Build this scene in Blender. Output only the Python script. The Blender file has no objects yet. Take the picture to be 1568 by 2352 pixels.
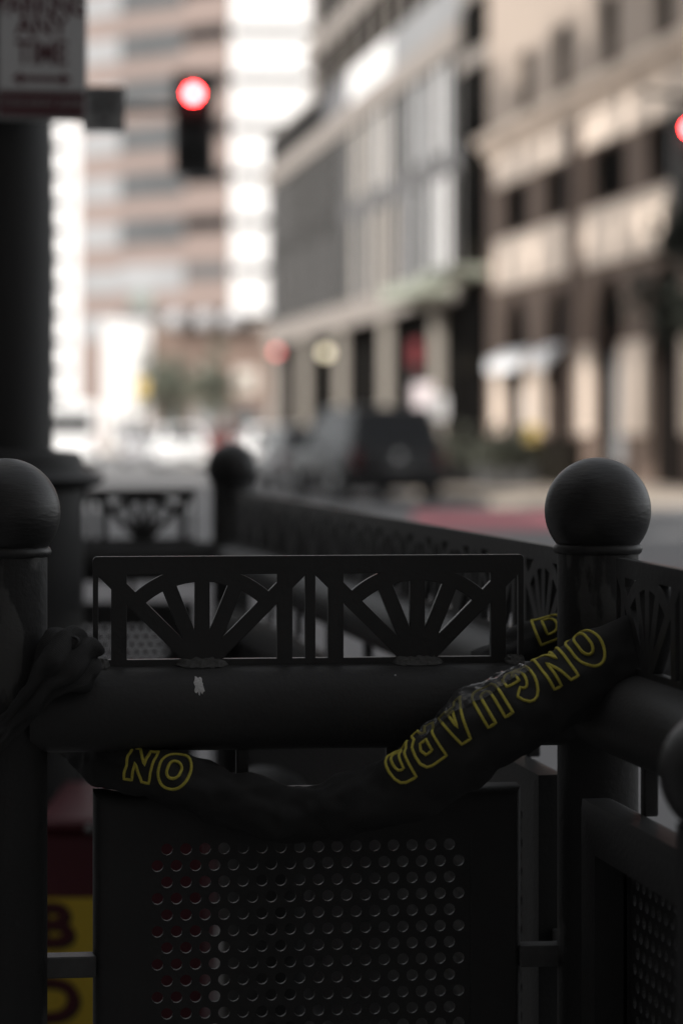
import bpy, math, random
from mathutils import Vector, Matrix, noise
R = math.radians
random.seed(7)
sc = bpy.context.scene
COL = sc.collection

# ------------------------------------------------------------------ camera, sky, sun, exposure
CAM_H = 1.4
F = 5553.0                      # focal length in units of a 1568-wide frame (85 mm on 24 mm)
def P(x, y, Y):                 # direction of a frame point, at the real depth Y
    return Vector(((x - 784) / F * Y, Y, CAM_H - (y - 985) / F * Y))
cd = bpy.data.cameras.new("camera"); cam = bpy.data.objects.new("camera", cd); COL.objects.link(cam)
cam.location = (0, 0, CAM_H); cam.rotation_euler = (R(90), 0, 0)
cd.sensor_fit = 'HORIZONTAL'; cd.sensor_width = 24; cd.lens = 85
cd.shift_y = -191 / 1568
cd.clip_start = 0.05; cd.clip_end = 3000
cd.dof.use_dof = True; cd.dof.focus_distance = 2.97; cd.dof.aperture_fstop = 2.6
sc.camera = cam

STREET = R(9.35)                # the street runs 9.35 degrees left of the view axis
U = Vector((-math.sin(STREET), math.cos(STREET), 0)); V = Vector((math.cos(STREET), math.sin(STREET), 0))
def S(lx, ly, z=0): return V * lx + U * ly + Vector((0, 0, z))
SUN_EL = R(30)
sun_h = (V * 0.75 + U * 0.66).normalized()              # the way the light travels
sun_dir = sun_h * math.cos(SUN_EL) + Vector((0, 0, -math.sin(SUN_EL)))
w = bpy.data.worlds.new("World"); sc.world = w; w.use_nodes = True
nt = w.node_tree; bg = nt.nodes["Background"]
sky = nt.nodes.new("ShaderNodeTexSky"); sky.sky_type = 'NISHITA'; sky.sun_disc = False
sky.sun_elevation = SUN_EL; sky.sun_rotation = math.atan2(-sun_h.x, -sun_h.y)
sky.dust_density = 2.0
hs = nt.nodes.new("ShaderNodeHueSaturation"); hs.inputs["Saturation"].default_value = 0.12
nt.links.new(sky.outputs[0], hs.inputs["Color"]); nt.links.new(hs.outputs[0], bg.inputs[0])
bg.inputs[1].default_value = 0.12
sd = bpy.data.lights.new("sun", 'SUN'); sd.energy = 3.2; sd.angle = R(0.5); sd.color = (1, 0.95, 0.89)
sun = bpy.data.objects.new("sun", sd); COL.objects.link(sun)
sun.rotation_euler = sun_dir.to_track_quat('-Z', 'Y').to_euler(); sun.location = (-30, -20, 40)
sc.view_settings.view_transform = 'Standard'; sc.view_settings.look = 'None'
sc.view_settings.exposure = 0.85; sc.view_settings.gamma = 1
sc.cycles.use_denoising = True
sc.cycles.sample_clamp_indirect = 6

# ------------------------------------------------------------------ materials
M = {}
def mat(name, col, rough=0.6, metal=0.0, var=0.15, vscale=6, bump=0.0, bscale=80, spec=0.5, emit=None, estr=0, stretch=None):
    m = bpy.data.materials.new(name); m.use_nodes = True
    t = m.node_tree; b = t.nodes["Principled BSDF"]
    b.inputs["Roughness"].default_value = rough; b.inputs["Metallic"].default_value = metal
    b.inputs["Specular IOR Level"].default_value = spec
    tc = t.nodes.new("ShaderNodeTexCoord"); src = tc.outputs["Object"]
    if stretch:
        mp = t.nodes.new("ShaderNodeMapping"); mp.inputs["Scale"].default_value = stretch
        t.links.new(src, mp.inputs[0]); src = mp.outputs[0]
    n = t.nodes.new("ShaderNodeTexNoise"); n.inputs["Scale"].default_value = vscale; n.inputs["Detail"].default_value = 6
    t.links.new(src, n.inputs["Vector"])
    mx = t.nodes.new("ShaderNodeMix"); mx.data_type = 'RGBA'
    mx.inputs[6].default_value = [c * (1 - var) for c in col] + [1]
    mx.inputs[7].default_value = [min(1, c * (1 + var)) for c in col] + [1]
    t.links.new(n.outputs["Fac"], mx.inputs[0]); t.links.new(mx.outputs[2], b.inputs["Base Color"])
    if bump:
        n2 = t.nodes.new("ShaderNodeTexNoise"); n2.inputs["Scale"].default_value = bscale; n2.inputs["Detail"].default_value = 4
        t.links.new(src, n2.inputs["Vector"])
        bp = t.nodes.new("ShaderNodeBump"); bp.inputs["Strength"].default_value = bump; bp.inputs["Distance"].default_value = 0.002
        t.links.new(n2.outputs["Fac"], bp.inputs["Height"]); t.links.new(bp.outputs[0], b.inputs["Normal"])
    if emit:
        b.inputs["Emission Color"].default_value = (*emit, 1); b.inputs["Emission Strength"].default_value = estr
    M[name] = m
    return m
mat('black_paint', (0.056, 0.056, 0.056), 0.5, bump=0.35, bscale=150, var=0.25, spec=0.2)
mat('ball_paint', (0.024, 0.024, 0.024), 0.42, bump=0.28, bscale=60, var=0.3, spec=0.5, stretch=(1, 1, 5))
mat('cast_paint', (0.046, 0.046, 0.046), 0.42, bump=0.4, bscale=90, var=0.25, spec=0.3)
mat('weld', (0.095, 0.095, 0.092), 0.7, bump=0.9, bscale=220, var=0.4)
mat('fabric', (0.055, 0.055, 0.055), 0.9, var=0.2, bump=0.0, spec=0.2)
mat('thread', (0.85, 0.68, 0.13), 0.75, var=0.35, vscale=500, bump=0.8, bscale=900, spec=0.2)
mat('scuff', (0.8, 0.8, 0.78), 0.8, var=0.5, vscale=400)
mat('red_paint', (0.10, 0.012, 0.02), 0.45, var=0.15)
mat('yellow_panel', (0.8, 0.58, 0.05), 0.5, var=0.1)
mat('maroon_letter', (0.09, 0.010, 0.016), 0.5)
mat('shadow_letter', (0.012, 0.007, 0.006), 0.5)
mat('filler_black', (0.03, 0.03, 0.03), 0.6)
mat('lug_steel', (0.09, 0.09, 0.09), 0.5, var=0.3, vscale=60, bump=0.4, bscale=200)
mat('sign_white', (0.72, 0.72, 0.72), 0.5, var=0.08)
mat('sign_red', (0.12, 0.03, 0.04), 0.5)
mat('sign_grey', (0.36, 0.36, 0.36), 0.5)
mat('column_paint', (0.016, 0.016, 0.016), 0.6, bump=0.3, bscale=60)
mat('asphalt', (0.2, 0.2, 0.203), 0.85, var=0.25, vscale=0.6, bump=0.4, bscale=40)
mat('pavement', (0.36, 0.355, 0.35), 0.85, var=0.2, vscale=0.8)
mat('far_pavement', (0.42, 0.36, 0.30), 0.85, var=0.15, vscale=0.5)
mat('red_lane', (0.6, 0.18, 0.21), 0.8, var=0.5, vscale=0.9)
mat('line_white', (0.7, 0.7, 0.68), 0.8)
mat('chrome', (0.6, 0.6, 0.6), 0.15, metal=1.0)
mat('signal_black', (0.014, 0.014, 0.014), 0.5)
mat('red_lamp', (0.3, 0.01, 0.01), 0.3, emit=(1, 0.03, 0.032), estr=75)
mat('lamp_off', (0.02, 0.02, 0.015), 0.2)
mat('globe', (0.8, 0.75, 0.6), 0.4, emit=(1, 0.86, 0.58), estr=0.8)
mat('pink_stone', (0.178, 0.136, 0.120), 0.8, var=0.22, vscale=0.16)
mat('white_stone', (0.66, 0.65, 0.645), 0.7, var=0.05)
mat('glass_grey', (0.085, 0.087, 0.089), 0.25, var=0.25, vscale=0.25, spec=0.0)  # sky reflection put into the grey of the glass
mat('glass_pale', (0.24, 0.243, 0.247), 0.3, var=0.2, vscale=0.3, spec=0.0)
mat('glass_dark', (0.016, 0.0165, 0.017), 0.45, var=0.4, vscale=0.3, spec=0.0)
mat('glass_black', (0.010, 0.0095, 0.009), 0.5, spec=0.0)
mat('bronze', (0.02, 0.018, 0.015), 0.5, spec=0.0)
mat('beige_stone', (0.22, 0.195, 0.175), 0.8, var=0.12, vscale=0.5)
mat('column_stone', (0.26, 0.235, 0.205), 0.8)
mat('glass_slate', (0.032, 0.033, 0.035), 0.4, var=0.4, vscale=0.4, spec=0.0)
mat('glass_mid', (0.14, 0.14, 0.145), 0.3, var=0.4, vscale=0.4, spec=0.0)
mat('reflection_pale', (0.40, 0.405, 0.41), 0.6, var=0.25, vscale=0.5)  # pale reflection put into the pane colour
mat('pane_cream', (0.46, 0.42, 0.375), 0.7, var=0.15, vscale=0.4)  # cream pane; carries painted reflections on the finned building
mat('steel_fin', (0.08, 0.076, 0.072), 0.5)
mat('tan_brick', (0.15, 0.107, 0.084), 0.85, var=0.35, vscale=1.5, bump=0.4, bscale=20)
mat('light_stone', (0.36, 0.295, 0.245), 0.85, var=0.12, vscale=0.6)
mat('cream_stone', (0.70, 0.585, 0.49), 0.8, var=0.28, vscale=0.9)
mat('brown_frame', (0.03, 0.021, 0.018), 0.5, spec=0.0)
mat('brown_pipe', (0.08, 0.055, 0.045), 0.5)
mat('brown_brick', (0.15, 0.105, 0.085), 0.85, var=0.2, vscale=0.5)
mat('green_canopy', (0.26, 0.275, 0.225), 0.7, var=0.2, vscale=0.8)
mat('awning_white', (0.75, 0.76, 0.78), 0.7)
mat('bounce_pale', (0.66, 0.63, 0.60), 0.85, var=0.08)  # pale tone of the added rear block, bounces light forward
mat('lamp_white', (0.38, 0.38, 0.39), 0.6)
mat('blocker_dark', (0.07, 0.062, 0.058), 0.9, var=0.2)  # dark tone of the added side block, keeps left light down
mat('concrete', (0.35, 0.34, 0.33), 0.85)
mat('car_black', (0.009, 0.009, 0.0095), 0.3, spec=0.4)
mat('car_white', (0.78, 0.78, 0.78), 0.3)
mat('car_silver', (0.42, 0.42, 0.43), 0.3)
mat('car_grey', (0.26, 0.26, 0.262), 0.3)
mat('car_red', (0.16, 0.05, 0.045), 0.3)
mat('car_glass', (0.015, 0.016, 0.018), 0.15, spec=0.25)
mat('tyre', (0.015, 0.015, 0.015), 0.8)
mat('rim', (0.25, 0.25, 0.25), 0.35, metal=0.6)
mat('tail_lamp', (0.08, 0.005, 0.008), 0.25)
mat('head_lamp', (0.7, 0.7, 0.7), 0.15)
mat('plate', (0.12, 0.12, 0.12), 0.5)
mat('bark', (0.05, 0.04, 0.03), 0.9)
mat('leaf', (0.02, 0.024, 0.016), 0.7, var=0.4, vscale=1)
mat('leaf_light', (0.05, 0.053, 0.038), 0.7, var=0.4, vscale=1)
mat('leaf_pale', (0.11, 0.12, 0.09), 0.7, var=0.4, vscale=1)
mat('green_sign', (0.2, 0.23, 0.21), 0.5)
mat('yellow_sign', (0.5, 0.36, 0.1), 0.5)
mat('banner_red', (0.12, 0.010, 0.014), 0.6)
mat('poster', (0.65, 0.58, 0.6), 0.6, var=0.3, vscale=2)
mat('planter', (0.06, 0.06, 0.06), 0.6)

def weave(m, scale, strength):              # cloth weave as bump
    t = m.node_tree; b = t.nodes["Principled BSDF"]
    uv = t.nodes.new("ShaderNodeUVMap"); mp = t.nodes.new("ShaderNodeMapping"); mp.inputs["Scale"].default_value = (scale, scale, 1)
    t.links.new(uv.outputs[0], mp.inputs[0])
    ch = t.nodes.new("ShaderNodeTexVoronoi"); ch.inputs["Scale"].default_value = 1.0; ch.inputs["Randomness"].default_value = 0.15
    t.links.new(mp.outputs[0], ch.inputs["Vector"])
    bp = t.nodes.new("ShaderNodeBump"); bp.inputs["Strength"].default_value = strength; bp.inputs["Distance"].default_value = 0.0012; bp.invert = True
    t.links.new(ch.outputs["Distance"], bp.inputs["Height"]); t.links.new(bp.outputs[0], b.inputs["Normal"])
weave(M['fabric'], 700, 0.9)
# painted posts with worn patches
def worn(name, base, chip, scale, thr, stretch):
    m = mat(name, base, 0.5, bump=0.5, bscale=120, var=0.2, spec=0.2)
    t = m.node_tree; b = t.nodes["Principled BSDF"]
    tc = t.nodes.new("ShaderNodeTexCoord"); mp = t.nodes.new("ShaderNodeMapping"); mp.inputs["Scale"].default_value = stretch
    t.links.new(tc.outputs["Object"], mp.inputs[0])
    n = t.nodes.new("ShaderNodeTexNoise"); n.inputs["Scale"].default_value = scale; n.inputs["Detail"].default_value = 8
    t.links.new(mp.outputs[0], n.inputs["Vector"])
    rp = t.nodes.new("ShaderNodeValToRGB"); rp.color_ramp.elements[0].position = thr; rp.color_ramp.elements[1].position = thr + 0.03
    t.links.new(n.outputs["Fac"], rp.inputs[0])
    mx = t.nodes.new("ShaderNodeMix"); mx.data_type = 'RGBA'; mx.inputs[7].default_value = (*chip, 1)
    old = b.inputs["Base Color"].links[0].from_socket
    t.links.new(rp.outputs[0], mx.inputs[0]); t.links.new(old, mx.inputs[6]); t.links.new(mx.outputs[2], b.inputs["Base Color"])
worn('post_paint', (0.044, 0.044, 0.044), (0.10, 0.10, 0.098), 14, 0.58, (1, 1, 0.35))
def film(name):
    m = bpy.data.materials.new(name); m.use_nodes = True; t = m.node_tree
    b = t.nodes["Principled BSDF"]; b.inputs["Base Color"].default_value = (0.10, 0.10, 0.10, 1); b.inputs["Roughness"].default_value = 0.15
    b.inputs["Alpha"].default_value = 0.5
    M[name] = m
film('clear_film')

# ------------------------------------------------------------------ mesh helpers
class MB:
    def __init__(s): s.v = []; s.f = []; s.uv = None
    def add(s, vs, fs):
        o = len(s.v); s.v += [tuple(p) for p in vs]; s.f += [tuple(i + o for i in f) for f in fs]; return s
    def box(s, x0, x1, y0, y1, z0, z1):
        vs = [(x, y, z) for z in (z0, z1) for y in (y0, y1) for x in (x0, x1)]
        return s.add(vs, [(0, 2, 3, 1), (4, 5, 7, 6), (0, 1, 5, 4), (2, 6, 7, 3), (0, 4, 6, 2), (1, 3, 7, 5)])
    def bbox(s, x0, x1, y0, y1, z0, z1, b):     # box with chamfered edges along all axes
        cx, cy, cz = (x0+x1)/2, (y0+y1)/2, (z0+z1)/2; hx, hy, hz = (x1-x0)/2, (y1-y0)/2, (z1-z0)/2
        vs = []; idx = {}
        for sx in (-1, 1):
            for sy in (-1, 1):
                for sz in (-1, 1):
                    for a in range(3):
                        o = [hx - b, hy - b, hz - b]; o[a] += b
                        idx[(sx, sy, sz, a)] = len(vs); vs.append((cx + sx*o[0], cy + sy*o[1], cz + sz*o[2]))
        fs = []
        for a in range(3):
            for sg in (-1, 1):
                p, q = (a + 1) % 3, (a + 2) % 3
                loop = []
                for (s1, s2) in ((-1, -1), (1, -1), (1, 1), (-1, 1)):
                    k = [0, 0, 0]; k[a] = sg; k[p] = s1; k[q] = s2; loop.append(idx[(*k, a)])
                fs.append(loop if sg > 0 else loop[::-1])
        for a in range(3):                       # edge chamfers run along axis a
            p, q = (a + 1) % 3, (a + 2) % 3
            for s1 in (-1, 1):
                for s2 in (-1, 1):
                    def ID(sa, ax):
                        k = [0, 0, 0]; k[a] = sa; k[p] = s1; k[q] = s2; return idx[(*k, ax)]
                    fs.append([ID(-1, p), ID(1, p), ID(1, q), ID(-1, q)])
        for sx in (-1, 1):
            for sy in (-1, 1):
                for sz in (-1, 1): fs.append([idx[(sx, sy, sz, a)] for a in range(3)])
        return s.add(vs, fs)
    def tube(s, pts, rad, n=12, cap=True):
        pts = [Vector(p) for p in pts]; vs = []; fs = []
        rr = rad if isinstance(rad, (list, tuple)) else [rad] * len(pts)
        up = None
        for i, p in enumerate(pts):
            t = (pts[min(i+1, len(pts)-1)] - pts[max(i-1, 0)]).normalized()
            if up is None: up = t.orthogonal().normalized()
            up = (up - t * up.dot(t)).normalized(); sd_ = t.cross(up)
            for k in range(n):
                a = 2*math.pi*k/n; vs.append(p + (up*math.cos(a) + sd_*math.sin(a)) * rr[i])
        for i in range(len(pts)-1):
            for k in range(n):
                fs.append((i*n+k, i*n+(k+1) % n, (i+1)*n+(k+1) % n, (i+1)*n+k))
        if cap: fs.append(tuple(range(n))[::-1]); fs.append(tuple(range((len(pts)-1)*n, len(pts)*n)))
        return s.add(vs, fs)
    def lathe(s, prof, n=32, c=(0, 0, 0)):      # prof: (r, z)
        vs = []; fs = []
        for r_, z in prof:
            for k in range(n):
                a = 2*math.pi*k/n; vs.append((c[0] + r_*math.cos(a), c[1] + r_*math.sin(a), c[2] + z))
        for i in range(len(prof)-1):
            for k in range(n): fs.append((i*n+k, i*n+(k+1) % n, (i+1)*n+(k+1) % n, (i+1)*n+k))
        fs.append(tuple(range(n))[::-1]); fs.append(tuple(range((len(prof)-1)*n, len(prof)*n)))
        return s.add(vs, fs)
    def prism(s, poly, axis, a0, a1):           # polygon extruded along an axis
        n = len(poly); vs = []
        for a in (a0, a1):
            for (p, q) in poly: vs.append({'x': (a, p, q), 'y': (p, a, q), 'z': (p, q, a)}[axis])
        fs = [tuple(range(n))[::-1], tuple(range(n, 2*n))] + [(i, (i+1) % n, n+(i+1) % n, n+i) for i in range(n)]
        return s.add(vs, fs)
    def build(s, name, m, parent=None, smooth=None, fix=True, loc=None, rz=0):
        me = bpy.data.meshes.new(name); me.from_pydata(s.v, [], s.f); me.validate()
        if fix:
            import bmesh
            b = bmesh.new(); b.from_mesh(me); bmesh.ops.recalc_face_normals(b, faces=b.faces); b.to_mesh(me); b.free()
        me.materials.append(M[m] if isinstance(m, str) else m)
        o = bpy.data.objects.new(name, me); COL.objects.link(o)
        if parent: o.parent = parent
        if loc is not None: o.location = loc
        o.rotation_euler.z = rz
        if smooth is not None:
            me.shade_smooth()
            me.set_sharp_from_angle(angle=R(smooth))
        return o
def tag(o, label=None, cat=None, group=None, kind=None):
    if label: o['label'] = label
    if cat: o['category'] = cat
    if group: o['group'] = group
    if kind: o['kind'] = kind
    return o
def empty(name, loc, rz=0, label=None, cat=None, group=None):
    o = bpy.data.objects.new(name, None); COL.objects.link(o); o.location = loc; o.rotation_euler.z = rz
    o.empty_display_size = 0.2
    return tag(o, label, cat, group)
def copy_tree(o, parent=None):
    c = o.copy(); COL.objects.link(c)
    if parent: c.parent = parent
    for ch in list(o.children): copy_tree(ch, c)
    return c

# ------------------------------------------------------------------ ground
def sheet(name, pts, z, m):
    b = MB(); n = len(pts); b.add([(p[0], p[1], z) for p in pts], [tuple(range(n))])
    return tag(b.build(name, m), kind='structure')
sheet('road', [(-1500, -1500), (1500, -1500), (1500, 1500), (-1500, 1500)], 0, 'asphalt')
def slab(name, lx0, lx1, ly0, ly1, z, m):
    b = MB(); q = [S(lx0, ly0), S(lx1, ly0), S(lx1, ly1), S(lx0, ly1)]
    b.prism([(p.x, p.y) for p in q], 'z', -0.2, z)
    return tag(b.build(name, m), kind='structure')
slab('near_pavement', -40, 1.4, -40, 8.5, 0.12, 'pavement')
slab('far_pavement', 9.8, 60, 42.6, 190, 0.13, 'far_pavement')
slab('left_pavement', -60, -9.5, 14.0, 190, 0.12, 'pavement')
q = [P(960, 1176, 39), P(1290, 1176, 39), P(1290, 1176, 33.5), P(960, 1176, 33.5)]
sheet('bus_lane', [(1.0, 34.2), (3.1, 34.2), (3.6, 40.2), (1.2, 40.6)], 0.004, 'red_lane')
for i in range(9):
    c = S(-6.5 + i * 1.5, 44.0)
    sheet('crosswalk_stripe', [S(-6.5+i*1.5, 43)[:2], S(-5.9+i*1.5, 43)[:2], S(-5.9+i*1.5, 46)[:2], S(-6.5+i*1.5, 46)[:2]], 0.004, 'line_white')

# ------------------------------------------------------------------ the iron railing in the foreground
K = 3.0 / F
def zz(y): return CAM_H - (y - 985) * K
FR = Vector((0.322, 3.04, 0)); FL = Vector((-0.411, 2.96, 0))
MR = Vector((-0.286, 6.30, 0)); ML = MR + (FL - FR)
side = (FR - MR).normalized(); NR = FR + side * 2.2
GROUND = 0.12
rail = empty('iron_railing', (FR.x, FR.y, GROUND), 0, 'black iron street railing with ball topped posts and fan pattern panels around the pavement corner', 'railing')
def rebase(o):                             # keep world coordinates for parts modelled in place
    o.location = o.location - Vector((FR.x, FR.y, GROUND)); return o

def ball_prof(r, zc, rb, seg=22):
    a0 = math.asin(min(1, rb / r)); pr = []
    for i in range(seg + 1):
        a = math.pi - a0 - (math.pi - a0 - 0.02) * i / seg
        pr.append((r * math.sin(a), zc + r * math.cos(a)))
    return pr
def post(p):
    o = MB().lathe([(0.0508, 0.0), (0.0508, zz(1262) - GROUND)], 40).build('post', 'post_paint', rail, 40)
    o.location = Vector((p.x, p.y, GROUND)); rebase(o)
    b = MB().lathe([(r_, z - GROUND) for r_, z in ball_prof(0.0668, zz(1175), 0.042)], 56).build('ball_finial', 'ball_paint', o, 60)
    c = MB()
    n = 48; m_ = 10; vs = []; fs = []
    for i in range(n):
        a = 2*math.pi*i/n
        for j in range(m_):
            t = 2*math.pi*j/m_; rr = 0.0060 * (1 + 0.25 * noise.noise(Vector((i * 0.9, j, p.x * 9))))
            R_ = 0.0500 + rr * math.cos(t); vs.append((R_*math.cos(a), R_*math.sin(a), zz(1263) - GROUND + 1.1 * rr*math.sin(t)))
    for i in range(n):
        for j in range(m_): fs.append((i*m_+j, ((i+1) % n)*m_+j, ((i+1) % n)*m_+(j+1) % m_, i*m_+(j+1) % m_))
    c.add(vs, fs); c.build('weld_collar', 'cast_paint', o, 60)
    return o
posts = [post(p) for p in (FR, FL, MR, ML, NR)]

def fan_holes(cx):                          # hole outlines of one fan, frame pixel units, y up from the fan centre line
    H = []; hw = 17.0; ri, ro = 199.0, 233.0; yb = 22.0; yt = 216.0; xs = 172.0; so, si = 237.0, 207.0   # stile inner edge, slot outer/inner
    def line_off(ang, off):                 # spoke edge: point and direction; ang from vertical, off to the clockwise side
        d = (math.sin(ang), math.cos(ang)); n = (math.cos(ang), -math.sin(ang)); return ((n[0]*off, n[1]*off), d)
    def isect(L1, L2):
        (p, d), (q, e) = L1, L2; den = d[0]*e[1] - d[1]*e[0]
        t = ((q[0]-p[0])*e[1] - (q[1]-p[1])*e[0]) / den; return (p[0]+d[0]*t, p[1]+d[1]*t)
    def on_circle(L, r_):
        (p, d) = L; b = p[0]*d[0]+p[1]*d[1]; c = p[0]**2+p[1]**2-r_*r_; t = -b + math.sqrt(b*b-c); return (p[0]+d[0]*t, p[1]+d[1]*t)
    def arc(a, b, r_, n=8):
        t0, t1 = math.atan2(a[1], a[0]), math.atan2(b[1], b[0]); return [(r_*math.cos(t0+(t1-t0)*i/n), r_*math.sin(t0+(t1-t0)*i/n)) for i in range(n+1)]
    A = [R(-45), R(-22), 0, R(22), R(45)]
    for i in range(4):
        L1 = line_off(A[i], hw); L2 = line_off(A[i+1], -hw)
        H.append([isect(L1, L2)] + arc(on_circle(L1, ri), on_circle(L2, ri), ri))
    for sgn in (1, -1):
        lo = line_off(R(45), hw); up = line_off(R(45), -hw)
        hz = ((0, yb), (1, 0)); 
        a = isect(lo, hz); b = isect(lo, ((xs, 0), (0, 1)))
        H.append([(sgn*a[0], yb), (sgn*xs, yb), (sgn*xs, b[1])])
        c = on_circle(up, ro); d = isect(up, ((xs, 0), (0, 1)))
        xt = math.sqrt(ro*ro - yt*yt)
        H.append([(sgn*x, y) for x, y in [(xs, yt), (xs, d[1])] + arc(c, (xt, yt), ro, 6)])
        e = isect(lo, ((si, 0), (0, 1))); f = isect(lo, ((so, 0), (0, 1)))
        H.append([(sgn*si, yb), (sgn*so, yb), (sgn*so, min(f[1], yt)), (sgn*si, e[1])])
    return [[(x + cx, y) for x, y in h] for h in H]

def fan_panel_mesh(L, nf):                  # panel length L metres, nf fans; local x along, z up from the pipe top
    cu = bpy.data.curves.new('tmp', 'CURVE'); cu.dimensions = '2D'; cu.fill_mode = 'BOTH'
    cu.extrude = 0.0052; cu.bevel_depth = 0.0010; cu.bevel_resolution = 1; cu.offset = -0.0008
    def spl(pts):
        sp = cu.splines.new('POLY'); sp.points.add(len(pts)-1); sp.use_cyclic_u = True
        for q_, (x, y) in zip(sp.points, pts): q_.co = (x, y, 0, 1)
    h = 248 * K; r_ = 0.005
    o = [(0, -0.006), (L, -0.006)]
    for cxx, a0 in ((L - r_, 0), (r_, 90)):
        for i in range(5):
            a = R(a0 + 22.5*i); o.append((cxx + r_*math.cos(a), h - r_ + r_*math.sin(a)))
    spl(o)
    per = L / K / nf
    scx = per / 497.0
    for i in range(nf):
        for hole in fan_holes(0):
            spl([((per * (i + 0.5) + x * scx) * K, (y - 9) * K) for x, y in hole])
    ob = bpy.data.objects.new('tmp', cu); COL.objects.link(ob)
    dg = bpy.context.evaluated_depsgraph_get(); me = bpy.data.meshes.new_from_object(ob.evaluated_get(dg))
    bpy.data.objects.remove(ob)
    me.transform(Matrix(((1, 0, 0, 0), (0, 0, -1, 0), (0, 1, 0, 0), (0, 0, 0, 1))))
    me.name = 'fan_panel'; me.materials.clear(); me.materials.append(M['cast_paint'])
    me.shade_smooth(); me.set_sharp_from_angle(angle=R(35))
    return me

def perforated_mesh(x0, x1, z0, z1):        # staggered round holes in a 14 mm deep sheet
    pit = 0.02345; row = pit * 0.866; rh = 0.0073; t = 0.0065; Rr = pit / math.sqrt(3)
    b = MB(); j = 0; z = z1 - Rr
    ang = [math.pi/2 + i * math.pi/6 for i in range(12)]
    out = [((Rr if i % 2 == 0 else Rr * 0.8660254) * math.cos(a), (Rr if i % 2 == 0 else Rr * 0.8660254) * math.sin(a)) for i, a in enumerate(ang)]
    inn = [(rh * math.cos(a), rh * math.sin(a)) for a in ang]
    cell = []
    for i in range(12):
        k = (i+1) % 12
        cell += [(i, k, 12+k, 12+i), (12+i, 12+k, 36+k, 36+i), (24+k, 24+i, 36+i, 36+k)]
    V_ = b.v; F_ = b.f
    hexa = out[::2]
    def blank(x, z):
        o = len(V_); V_.extend((x+p, 0, z+q_) for p, q_ in hexa); V_.extend((x+p, t, z+q_) for p, q_ in hexa)
        F_.append(tuple(range(o, o+6))); F_.append(tuple(range(o+6, o+12)))
    z += row; j = -1
    while z > z0 - row:
        solid = j < 0 or z - row <= z0 - row
        x = x0 + (pit / 2 if j % 2 == 0 else 0) + pit / 2
        blank(x - pit, z)
        while x < x1:
            if solid: blank(x, z)
            else:
                o = len(V_)
                V_ += [(x+p, 0, z+q_) for p, q_ in out] + [(x+p, 0, z+q_) for p, q_ in inn] + [(x+p, t, z+q_) for p, q_ in out] + [(x+p, t, z+q_) for p, q_ in inn]
                F_ += [tuple(i + o for i in f) for f in cell]
            x += pit
        blank(x, z); blank(x + pit, z)
        z -= row; j += 1
    return b

def pan_frame(x0, x1, z0, z1, bw, bwt):     # border of the lower panel: flat face, rounded outer edge folded back
    prof = [(1.0, 0.0)]                     # (fraction toward the outside, depth)
    rad = 0.020; steps = 6
    rings = []
    def ring(inset_x, inset_z, y):
        return [(x0 + inset_x, y, z0 + inset_z), (x1 - inset_x, y, z0 + inset_z), (x1 - inset_x, y, z1 - inset_z), (x0 + inset_x, y, z1 - inset_z)]
    rings.append(ring(bw, bwt, 0.012)); rings.append(ring(bw, bwt, -0.0012)); rings.append(ring(rad, rad, -0.0012))
    for i in range(1, steps + 1):
        a = math.pi/2 * i / steps
        rings.append(ring(rad * (1 - math.sin(a)), rad * (1 - math.sin(a)), -0.0012 + rad * (1 - math.cos(a))))
    rings.append(ring(0, 0, 0.048)); rings.append(ring(0.01, 0.01, 0.052)); rings.append(ring(bw, bwt, 0.052)); rings.append(ring(bw, bwt, 0.0165))
    b = MB(); vs = [p for r_ in rings for p in r_]; fs = []
    n = len(rings)
    for i in range(n):
        for k in range(4):
            a, c = i*4, ((i+1) % n)*4
            if i < n - 1: fs.append((a+k, a+(k+1) % 4, c+(k+1) % 4, c+k))
    b.add(vs, fs); return b

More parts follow.
